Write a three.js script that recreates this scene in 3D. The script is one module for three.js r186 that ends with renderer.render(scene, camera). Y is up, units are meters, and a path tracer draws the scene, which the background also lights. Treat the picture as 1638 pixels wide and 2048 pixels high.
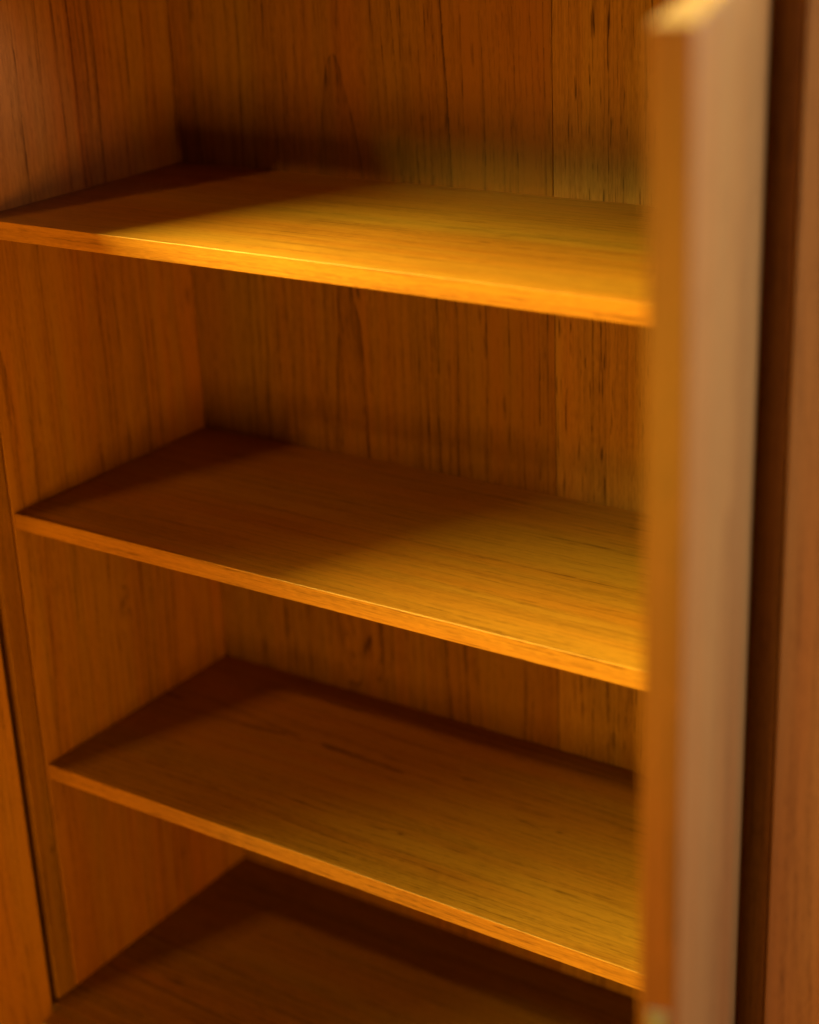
import * as THREE from 'three';
import { RoundedBoxGeometry } from 'three/addons/geometries/RoundedBoxGeometry.js';
import { RectAreaLightUniformsLib } from 'three/addons/lights/RectAreaLightUniformsLib.js';

// ---------------------------------------------------------------- camera, light, exposure
// x runs along the cabinet front (0 = inner face of its hinge-side panel), y is up (0 = top of its bottom board), z comes out of the cabinet (0 = back panel)
RectAreaLightUniformsLib.init();
const scene = new THREE.Scene();
scene.background = new THREE.Color().setRGB(0.002, 0.001, 0.0005);
const camera = new THREE.PerspectiveCamera(32.71, 819 / 1024, 0.05, 60);
camera.position.set(1.3462, 1.2961, 1.5042);
camera.rotation.order = 'YXZ';
camera.rotation.set(-0.3831, 0.6096, -0.0444);
camera.focus = 1.66;
camera.userData.fStop = 2.3;
const renderer = new THREE.WebGLRenderer({ antialias: true });
renderer.toneMapping = THREE.LinearToneMapping;
renderer.toneMappingExposure = 1;
renderer.shadowMap.enabled = true;

const LAMPS = {
  bar: { at: [-1.13, 2.1, 1.13], size: [0.66, 1.66], color: [1, 0.86, 0.13], power: 178 },
  spot: { at: [-0.64, 2.4, 2.05], radius: 0.05, color: [1, 0.46, 0.035], power: 8 },
  panel: { at: [1.95, 1.42, 0.62], size: [0.4, 0.3], color: [0.45, 0.5, 0.9], power: 88 },
  low: { at: [1.5, 0.26, 3.3], size: [0.7, 0.72], color: [1, 0.43, 0.015], power: 38 },  // added fill from low in front, no lamp known there
};

// ---------------------------------------------------------------- helpers
const taken = {};
function numbered(name) { const n = taken[name] = (taken[name] ?? -1) + 1; return n ? `${name}_${String(n).padStart(3, '0')}` : name; }
function rng(seed) { let s = seed >>> 0; return () => { s = (s + 0x6D2B79F5) >>> 0; let t = s; t = Math.imul(t ^ (t >>> 15), t | 1); t ^= t + Math.imul(t ^ (t >>> 7), t | 61); return ((t ^ (t >>> 14)) >>> 0) / 4294967296; }; }
const NT = 256, lattice = new Float32Array(NT * NT);
{ const r = rng(77); for (let i = 0; i < lattice.length; i++) lattice[i] = r() * 2 - 1; }
function noise(x, y) {            // smooth value noise, -1 .. 1
  const xi = Math.floor(x), yi = Math.floor(y); let fx = x - xi, fy = y - yi;
  fx = fx * fx * (3 - 2 * fx); fy = fy * fy * (3 - 2 * fy);
  const x0 = xi & 255, x1 = (xi + 1) & 255, y0 = (yi & 255) * NT, y1 = ((yi + 1) & 255) * NT;
  const a = lattice[y0 + x0], b = lattice[y0 + x1], c = lattice[y1 + x0], d = lattice[y1 + x1];
  return a + (b - a) * fx + (c - a + (a - b - c + d) * fx) * fy;
}
const clamp = (v, a = 0, b = 1) => Math.min(b, Math.max(a, v));
const toByte = (v) => Math.round(255 * (v <= 0.0031308 ? v * 12.92 : 1.055 * Math.pow(clamp(v), 1 / 2.4) - 0.055));

// Veneer: rings of a log cut by the board, fibres, pores and knots. u runs across the grain, v along it, both in metres from the texture's corner.
function veneer(o) {
  const res = o.res ?? 1600, W = Math.min(2048, Math.round(o.across * res)), H = Math.min(2048, Math.round(o.along * (o.resAlong ?? res)));
  const col = new Uint8Array(W * H * 4), rel = new Uint8Array(W * H * 4);
  const { cx = o.across * 0.5, depth = 0.02, slope = 0.05, ring = 0.009, seed = 1, knots = [], lines = 1, pores = 1, tone = 1, streak = 1, wild = 1, lean = 0 } = o;
  const light = o.light ?? [0.295, 0.130, 0.020], dark = o.dark ?? [0.045, 0.0115, 0.0013];
  const so = seed * 17.37;
  for (let j = 0; j < H; j++) {
    const v = (j + 0.5) / H * o.along;
    const wob = wild * (0.005 * noise(v * 2.3 + so, so) + 0.0016 * noise(v * 8 + so, 3 + so)) + lean * v;
    for (let i = 0; i < W; i++) {
      const u = (i + 0.5) / W * o.across;
      let push = 0, core = 0;
      for (const k of knots) {                                   // [u, v, size, darkness, lean]
        const dv = v - k[1], s = k[2];
        if (Math.abs(dv) > s * 12 || Math.abs(u - k[0]) > s * 6) continue;
        const du = u - k[0] + (k[4] ?? 0) * dv, d2 = du * du / (s * s) + dv * dv / (s * s * 12);
        push += s * 1.8 * Math.exp(-d2 * 0.6);
        const e2 = du * du / (s * s) + dv * dv / (s * s * (k[5] ?? 2.5)), jag = 1 + 0.5 * noise(u * 420 + k[0] * 99, v * 160 + k[1] * 77);
        core += (k[3] ?? 0.8) * Math.exp(-e2 * 4.5 * jag);
      }
      const uu = u + wob + wild * (0.0035 * noise(u * 11 + so, v * 1.7) + 0.0009 * noise(u * 55, v * 6 + so)) + 0.0003 * noise(u * 260 + so, v * 18);
      const dd = depth + slope * v + (o.bend ? Math.max(0, o.bend - v) * slope * 0.8 : 0) + wild * (0.004 * noise(v * 2.2 + so, 9 + so) + 0.006 * noise(u * 4 + so, v * 1.4 + so));
      let r = (Math.hypot(uu - cx, dd) + push) / ring;
      r += 2.4 * noise(r * 0.19 + so, so * 3) + 0.5 * noise(r * 0.7 + so, v * 1.5) + 0.30 * noise(u * 34 + so, v * 5);
      const ri = Math.floor(r), f = r - ri;
      const dash = 0.62 + 0.5 * noise(u * 620 + so * 2, v * 27) + 0.35 * noise(u * 1250, v * 70 + so);      // vessels break every line into short dashes
      const strength = (0.22 + 0.78 * Math.pow(0.5 + 0.5 * lattice[((ri + seed * 31) & 255) * NT + 7], 1.8)) * (0.75 + 0.45 * noise(v * 3.3 + ri * 5.1, u * 9 + so));
      const late = lines * Math.max(0, strength) * Math.max(0, dash) * (0.95 * Math.pow(f, 6) + 0.30 * f * f);
      const band = noise(u * 18 + so, v * 0.7 + so) + 0.6 * noise(u * 47 + so, v * 1.3);     // wide tone streaks
      const fib = 0.34 * noise(u * 140 + so, v * 2.6 + so) + 0.42 * noise(u * 370 + so, v * 8) + 0.40 * noise(u * 820, v * 26 + so);
      const speck = noise(u * 1500 + so, v * 170 + so);
      const po = noise(u * 560 + so * 2, v * 30) + 0.4 * noise(u * 1300 + so, v * 85) + 0.3 * noise(u * 60 + so, v * 3);
      const pore = clamp((po - 0.52) * 1.7) * pores * (0.4 + 0.6 * f);
      const t = clamp(0.12 + late + 0.085 * streak * band + 0.34 * fib + 0.15 * speck + 0.75 * pore + core);
      const lum = tone * (1 + 0.10 * noise(u * 6 + so, v * 1.6 + 40) + 0.07 * fib);
      const q = (j * W + i) * 4;
      const hue = 0.10 * noise(u * 13 + so, v * 1.9 + 70) + 0.06 * noise(u * 70 + so, v * 4 + 7);        // redder and yellower streaks
      for (let c = 0; c < 3; c++) col[q + c] = toByte((light[c] + (dark[c] - light[c]) * t) * lum * (1 + (c === 0 ? -0.3 : c) * hue));
      col[q + 3] = 255;
      const h = clamp(0.6 + 0.22 * fib - 0.55 * pore - 0.12 * late + 0.1 * speck);
      rel[q] = rel[q + 1] = rel[q + 2] = Math.round(h * 255); rel[q + 3] = 255;
    }
  }
  const tex = (data, srgb) => {
    const t = new THREE.DataTexture(data, W, H); t.magFilter = THREE.LinearFilter; t.minFilter = THREE.LinearMipmapLinearFilter; t.generateMipmaps = true;
    t.wrapS = t.wrapT = THREE.MirroredRepeatWrapping; if (srgb) t.colorSpace = THREE.SRGBColorSpace; t.needsUpdate = true; return t;
  };
  const m = new THREE.MeshPhysicalMaterial({ map: tex(col, true), bumpMap: tex(rel, false), bumpScale: o.relief ?? 0.0002, roughness: o.roughness ?? 0.42, specularIntensity: o.gloss ?? 0.8 });
  m.userData.size = [o.across, o.along];
  m.name = o.name ?? 'veneer';
  return m;
}

// A board from lo to hi with softened arrises. grain = axis index of the fibres (0 x, 1 y, 2 z); from = where the texture starts.
function boardGeometry(lo, hi, material, grain, from = [0, 0], round = 0.0008) {
  const s = hi.map((h, i) => h - lo[i]), g = new RoundedBoxGeometry(s[0], s[1], s[2], 2, Math.min(round, ...s.map((x) => x * 0.49)));
  g.translate(lo[0] + s[0] / 2, lo[1] + s[1] / 2, lo[2] + s[2] / 2);
  const p = g.attributes.position, uv = new Float32Array(p.count * 2), [au, av] = material.userData.size ?? [1, 1], per = p.count / 6;
  for (let i = 0; i < p.count; i++) {
    const face = Math.floor(i / per / 2);                     // 0: x faces, 1: y faces, 2: z faces
    const other = [0, 1, 2].filter((a) => a !== face);
    const along = other.includes(grain) ? grain : other[1], across = other.find((a) => a !== along);
    const c = [p.getX(i), p.getY(i), p.getZ(i)];
    uv[2 * i] = (c[across] - from[0]) / au; uv[2 * i + 1] = (c[along] - from[1]) / av;
  }
  g.setAttribute('uv', new THREE.BufferAttribute(uv, 2));
  return g;
}
function part(name, geometry, material, parent) {
  const m = new THREE.Mesh(geometry, material); m.name = name; m.castShadow = m.receiveShadow = true; parent.add(m); return m;
}
function board(name, parent, lo, hi, material, grain, from, round) { return part(name, boardGeometry(lo, hi, material, grain, from, round), material, parent); }
function thing(name, label, category, at = [0, 0, 0]) {
  const o = new THREE.Group(); o.name = numbered(name); o.position.set(...at); o.userData = { label, category }; scene.add(o); return o;
}

// ---------------------------------------------------------------- measurements
const IN = 0.858, FRONT = 0.348, SHELF = 0.318, T = 0.018, TR = 0.024, TOP = 1.182, BASE = -0.02, LIP = 0.3208, SEAM = 0.4867, FLOOR = -0.10;
const SHELVES = [0.9322, 0.6122, 0.3035], THICK = 0.0185;
const DOOR_W = 0.43, DOOR_T = 0.0215, DOOR_LO = -0.028, DOOR_HI = 1.2;

// ---------------------------------------------------------------- materials
const M = {
  side: veneer({ name: 'side veneer', across: 0.36, along: 1.24, cx: 0.335, depth: -0.06, slope: 0.10, ring: 0.012, seed: 3, lines: 0.95, pores: 0.4, tone: 1.45, wild: 1.4, lean: 0.02,
    knots: [[0.172, 0.474, 0.009, 0.55, 0.25, 5], [0.168, 0.495, 0.004, 0.4, -0.3, 6], [0.011, 0.808, 0.010, 0.45, 0, 5], [0.05, 0.79, 0.006, 0.3, 0.1, 5]] }),
  lip: veneer({ name: 'side lipping', across: 0.05, along: 1.24, res: 2400, resAlong: 1600, cx: -0.05, depth: 0.03, slope: 0.02, ring: 0.008, seed: 4, lines: 0.5, pores: 0.4, tone: 1.1, knots: [[0.008, 0.225, 0.005, 0.5, 0.1, 4]] }),
  backLeft: veneer({ name: 'back veneer', across: 0.50, along: 1.24, cx: 0.226, depth: -0.0256, slope: 0.08, bend: 0.90, ring: 0.0085, seed: 5, lines: 1.0, pores: 0.8, wild: 1.1, tone: 0.80,
    knots: [[0.240, 0.806, 0.0045, 0.8, 0.18, 14], [0.203, 0.353, 0.008, 0.55, 0.2, 3], [0.226, 0.372, 0.0045, 0.6, -0.35, 12], [0.24, 0.34, 0.004, 0.35, -0.1, 20]] }),
  backRight: veneer({ name: 'straight back veneer', across: 0.40, along: 1.24, cx: -0.3, depth: 0.05, slope: 0.01, ring: 0.0062, seed: 8, lines: 0.5, pores: 1.5, streak: 1.0, wild: 0.8, tone: 0.85, light: [0.350, 0.190, 0.068] }),
  shelfTop: veneer({ name: 'shelf veneer', across: 0.33, along: 0.88, cx: 0.13, depth: -0.02, slope: 0.06, ring: 0.011, seed: 11, lines: 0.6, pores: 0.55, wild: 1.6,
    knots: [[0.290, 0.307, 0.0025, 0.6, 0.05, 12], [0.167, 0.532, 0.0060, 0.45, 0.2, 7], [0.196, 0.528, 0.0050, 0.35, -0.2, 9]] }),
  shelfMiddle: veneer({ name: 'shelf veneer', across: 0.33, along: 0.88, cx: 0.44, depth: 0.03, slope: 0.05, ring: 0.0095, seed: 14, lines: 0.7, pores: 0.5, wild: 1.0, tone: 0.95,
    knots: [[0.172, 0.418, 0.0014, 0.9, 0, 60], [0.297, 0.398, 0.0012, 0.8, 0, 90]] }),
  shelfLow: veneer({ name: 'shelf veneer', across: 0.33, along: 0.88, cx: 0.12, depth: 0.015, slope: 0.02, ring: 0.010, seed: 19, lines: 0.95, pores: 0.5, wild: 1.7, tone: 0.98,
    knots: [[0.235, 0.430, 0.0035, 0.65, 0, 6], [0.149, 0.572, 0.0040, 0.65, 0.1, 6], [0.151, 0.535, 0.0016, 0.75, -0.14, 600], [0.129, 0.217, 0.004, 0.4, 0.1, 8], [0.197, 0.139, 0.005, 0.35, 0.1, 8], [0.286, 0.239, 0.0015, 0.5, 0, 40], [0.109, 0.43, 0.003, 0.4, 0, 10]] }),
  base: veneer({ name: 'bottom veneer', across: 0.36, along: 0.88, cx: 0.5, depth: 0.1, slope: 0.02, ring: 0.009, seed: 23, lines: 0.8, pores: 0.6, tone: 0.80 }),
  lipping: veneer({ name: 'solid lipping', across: 0.06, along: 0.9, res: 3000, resAlong: 1600, cx: -0.03, depth: 0.02, slope: 0.02, ring: 0.0042, seed: 29, lines: 0.6, pores: 0.6, tone: 1.5 }),
  doorEdge: veneer({ name: 'door edge', across: 0.05, along: 1.26, res: 2000, resAlong: 1200, cx: -0.03, depth: 0.02, slope: 0.02, ring: 0.006, seed: 37, lines: 0.6, pores: 0.6, tone: 0.72, light: [0.300, 0.088, 0.006] }),  // darker tone makes up for too much lamp light on this edge
  door: veneer({ name: 'door veneer', across: 0.46, along: 1.26, cx: 0.2, depth: 0.1, slope: 0.05, ring: 0.012, seed: 31, lines: 0.75, pores: 0.5, tone: 1.32 }),
};
const steel = new THREE.MeshPhysicalMaterial({ color: new THREE.Color().setRGB(0.32, 0.30, 0.27), metalness: 1, roughness: 0.5, name: 'nickel plated steel' });
const brass = new THREE.MeshPhysicalMaterial({ color: new THREE.Color().setRGB(0.20, 0.21, 0.12), metalness: 0.6, roughness: 0.6, name: 'dull brass' });
const floorMat = veneer({ name: 'floor boards', across: 1.2, along: 2.0, res: 500, ring: 0.02, seed: 41, contrast: 0.4, light: [0.085, 0.045, 0.02], dark: [0.05, 0.025, 0.01], roughness: 0.5 });

// ---------------------------------------------------------------- the floor
{
  const f = board('floor', scene, [-2.6, FLOOR - 0.02, -0.3], [3.2, FLOOR, 4.2], floorMat, 0, [0, 0], 0.001);
  f.userData = { kind: 'structure' };
}

// ---------------------------------------------------------------- the wall behind
{
  const w = part('wall', new RoundedBoxGeometry(5.8, 2.7, 0.1, 1, 0.002).translate(0.3, FLOOR + 1.35, -0.07), new THREE.MeshStandardMaterial({ color: new THREE.Color().setRGB(0.7, 0.68, 0.64), roughness: 0.9, name: 'white plaster' }), scene);
  w.userData = { kind: 'structure' };
}

// ---------------------------------------------------------------- the open cabinet
const cabinet = thing('cabinet', 'open teak veneer cabinet with three shelves and both doors swung wide', 'cabinet');
for (const s of [0, 1]) {                                      // side panels, each with a front lipping behind a fine groove
  const a = s ? IN : -T, b = s ? IN + TR : 0;
  const p = board('side_panel', cabinet, [a, BASE, -0.012], [b, TOP, LIP - 0.0013], M.side, 1, [0, -0.03], 0.0006);
  board('lipping', p, [a, BASE, LIP + 0.0013], [b, TOP, FRONT], M.lip, 1, [LIP, -0.03], 0.0008);
  board('tongue', p, [a + 0.007, BASE + 0.01, LIP - 0.004], [b - 0.007, TOP - 0.01, LIP + 0.004], M.lip, 1, [LIP, -0.03]);
}
const back = new THREE.Group(); back.name = 'back_panel'; cabinet.add(back);
board('board', back, [0.0003, 0.0003, -0.010], [SEAM, TOP - 0.0003, 0], M.backLeft, 1, [0, 0], 0.0004);
board('board', back, [SEAM + 0.0007, 0.0003, -0.010], [IN - 0.0003, TOP - 0.0003, -0.0002], M.backRight, 1, [SEAM, 0], 0.0004);
{
  const b = board('bottom_panel', cabinet, [0.0002, BASE, -0.012], [IN - 0.0002, 0, 0.3226], M.base, 0, [0, 0], 0.0008);
  board('lipping', b, [0.0005, BASE, 0.3232], [0.832, 0, 0.3595], M.base, 0, [0.1, 0.2], 0.0008);
  board('nosing', b, [0.014, BASE, 0.3600], [0.832, 0, 0.392], M.base, 0, [0.1, 0.5], 0.0012);
}
board('top_panel', cabinet, [-T, TOP, -0.012], [IN + TR, TOP + T, FRONT], M.base, 0, [0, 0], 0.001);
board('plinth', cabinet, [-T + 0.002, FLOOR, 0.28], [IN + TR - 0.002, BASE - 0.0003, 0.298], M.base, 0);
SHELVES.forEach((y, i) => {
  const m = [M.shelfTop, M.shelfMiddle, M.shelfLow][i];
  const s = board('shelf', cabinet, [0.0004, y - THICK, 0.0004], [IN - 0.0004, y, SHELF - 0.0012], m, 0, [0, 0], 0.0005);
  board('edge_band', s, [0.0004, y - THICK, SHELF - 0.0012], [IN - 0.0004, y + 0.0001, SHELF], M.lipping, 0, [y - THICK - 0.02 * i, 0.03 * i], 0.00055);
});

// A door hangs from its hinge-side inner corner; dir is the way its width runs, out the side of its outer face (both in the floor plan).
function door(hinge, dir, out, from, back, share) {
  const d = new THREE.Group(); d.name = 'door'; cabinet.add(d);
  d.matrixAutoUpdate = true;
  const ang = Math.atan2(-dir[1], dir[0]);                    // turn about y that takes +x to dir
  d.position.set(hinge[0], 0, hinge[1]); d.rotation.y = ang;
  const side = Math.sign(Math.sin(ang) * out[0] + Math.cos(ang) * out[1]);   // local z sign of the outer face
  const z0 = side > 0 ? 0 : -DOOR_T, z1 = side > 0 ? DOOR_T : 0;
  const leaf = board('leaf', d, [0, DOOR_LO, z0], [DOOR_W - 0.004, DOOR_HI, z1], M.door, 1, from, 0.0012);
  board('edge_band', leaf, [DOOR_W - 0.004, DOOR_LO, z0], [DOOR_W, DOOR_HI, z1], M.doorEdge, 1, [0, DOOR_LO], 0.0014);  // band added to carry the tone that dims the overlit edge
  // added light seal, shaped as a piano hinge: its barrel runs down the joint between the leaf and the side panel
  const h = new THREE.Group(); h.name = 'hinge'; d.add(h);
  const seal_barrel = new THREE.CylinderGeometry(0.0036, 0.0036, DOOR_HI - DOOR_LO - 0.02, 20); seal_barrel.translate(-back, (DOOR_HI + DOOR_LO) / 2, side > 0 ? share * DOOR_T : -share * DOOR_T); part('seal_barrel', seal_barrel, steel, h);
  return { d, z0, z1 };
}
const R = Math.PI / 180;
const doorLeft = door([0.0005, 0.3615], [-Math.sin(20 * R), Math.cos(20 * R)], [-Math.cos(20 * R), -Math.sin(20 * R)], [0, -0.05], 0.0035, 0.85);
const a2 = 18.3 * R, outR = [Math.cos(a2), -Math.sin(a2)];
const doorRight = door([0.8598 - DOOR_T * outR[0], 0.3492 - DOOR_T * outR[1]], [Math.sin(a2), Math.cos(a2)], outR, [0.02, -0.05], 0.003, 0.5);
{
// a small latch plate let into the free edge, half way up
  const g = new RoundedBoxGeometry(0.0016, 0.05, 0.012, 2, 0.0006);
  g.translate(DOOR_W + 0.0002, 0.628, (doorRight.z0 + doorRight.z1) / 2);
  part('latch_plate', g, brass, doorRight.d);
}

// ---------------------------------------------------------------- the shut cabinet past one door, and an unseen one added as a blocker
function neighbour(x0, width, label, offset) {
  const c = thing('cabinet', label, 'cabinet', [x0, 0, 0]);
  for (const s of [0, 1]) board('side_panel', c, [s ? width - T : 0, BASE, -0.012], [s ? width : T, TOP, FRONT], M.side, 1, [0, -0.03], 0.0008);
  board('top_panel', c, [0, TOP, -0.012], [width, TOP + T, FRONT], M.base, 0, [0, 0], 0.001);
  board('bottom_panel', c, [T, BASE, -0.012], [width - T, 0, FRONT], M.base, 0, [0, 0], 0.001);
  board('back_panel', c, [T, 0, -0.012], [width - T, TOP, 0], M.backRight, 1);
  board('plinth', c, [0.002, FLOOR, 0.28], [width - 0.002, BASE - 0.0003, 0.298], M.base, 0);
  for (const s of [0, 1]) board('door', c, [s ? width / 2 + 0.0015 : 0.0146, DOOR_LO, FRONT + 0.002], [s ? width - 0.021 : width / 2 - 0.0015, DOOR_HI, FRONT + 0.036], M.door, 1, [offset + s * 0.1, -0.03], 0.0018);
  return c;
}
neighbour(IN + TR + 0.001, 0.9, 'closed teak cabinet beside the open cabinet, past the door with the latch plate', 0.1);
neighbour(-T - 0.001 - 0.9, 0.9, 'unseen closed teak cabinet added behind the open door that has no latch plate, to keep its hinge gap dark', 0.2);  // added to block the view through the hinge gap

// ---------------------------------------------------------------- lamps
const glow = (c, k) => new THREE.MeshStandardMaterial({ color: 0x000000, emissive: new THREE.Color().setRGB(...c), emissiveIntensity: k, name: 'lamp diffuser' });
const white = new THREE.MeshStandardMaterial({ color: new THREE.Color().setRGB(0.75, 0.73, 0.7), roughness: 0.5, name: 'white lacquer' });
function areaLamp(name, label, spec, turn, aim) {
  const o = thing(name, label, 'lamp', spec.at), [w, l] = spec.size;
  const h = new THREE.Group(); o.add(h); h.name = 'head';
  if (aim) h.lookAt(...aim); else h.rotation.set(Math.PI / 2, 0, turn, 'XYZ');
  const shell = new RoundedBoxGeometry(w + 0.02, l + 0.02, 0.04, 2, 0.004); shell.translate(0, 0, -0.024); part('housing', shell, white, h);
  const dg = new RoundedBoxGeometry(w, l, 0.004, 1, 0.001); dg.translate(0, 0, -0.003); part('lamp_diffuser', dg, glow(spec.color, 0.25), h);
  const light = new THREE.RectAreaLight(new THREE.Color().setRGB(...spec.color), spec.power, w, l);
  light.name = 'lamp_light'; light.position.set(0, 0, 0.004); light.rotation.y = Math.PI; h.add(light);
  return o;
}
areaLamp('ceiling_lamp', 'long warm ceiling lamp above the open door without a latch plate', LAMPS.bar, 20 * R);
areaLamp('added_fill_light', 'low square warm fill light added out of view, facing the open cabinet', LAMPS.low, 0, [0.25, 0.5, 0.2]);  // unseen fill, added to brighten the side wall and shelf fronts
areaLamp('ceiling_lamp', 'square neutral white lamp above the closed cabinet', LAMPS.panel, 0, [0.95, 0.7, 0.4]);
for (const [s, label] of [[LAMPS.spot, 'small round bare-bulb ceiling lamp in front of the open cabinet']]) {
  const o = thing('ceiling_lamp', label, 'lamp', s.at);
  const can = new THREE.LatheGeometry([[0, 0.09], [0.06, 0.088], [0.07, 0.08], [0.075, -0.02], [0.068, -0.02], [0.062, 0.05], [0, 0.055]].map((p) => new THREE.Vector2(...p)), 48); part('housing', can, white, o);
  const bulb = new THREE.SphereGeometry(s.radius, 32, 20); part('lamp_bulb', bulb, glow(s.color, 0.25), o);
  const tint = new THREE.Color().setRGB(...s.color), light = s.cone ? new THREE.SpotLight(tint, s.power, 0, s.cone, 0.5) : new THREE.PointLight(tint, s.power);
  if (s.cone) { light.target.position.set(0, -2, 0); light.target.name = 'aim'; o.add(light.target); }
  light.name = 'lamp_light'; light.castShadow = true; light.shadow.radius = s.radius / 0.02; o.add(light);
}
renderer.render(scene, camera);
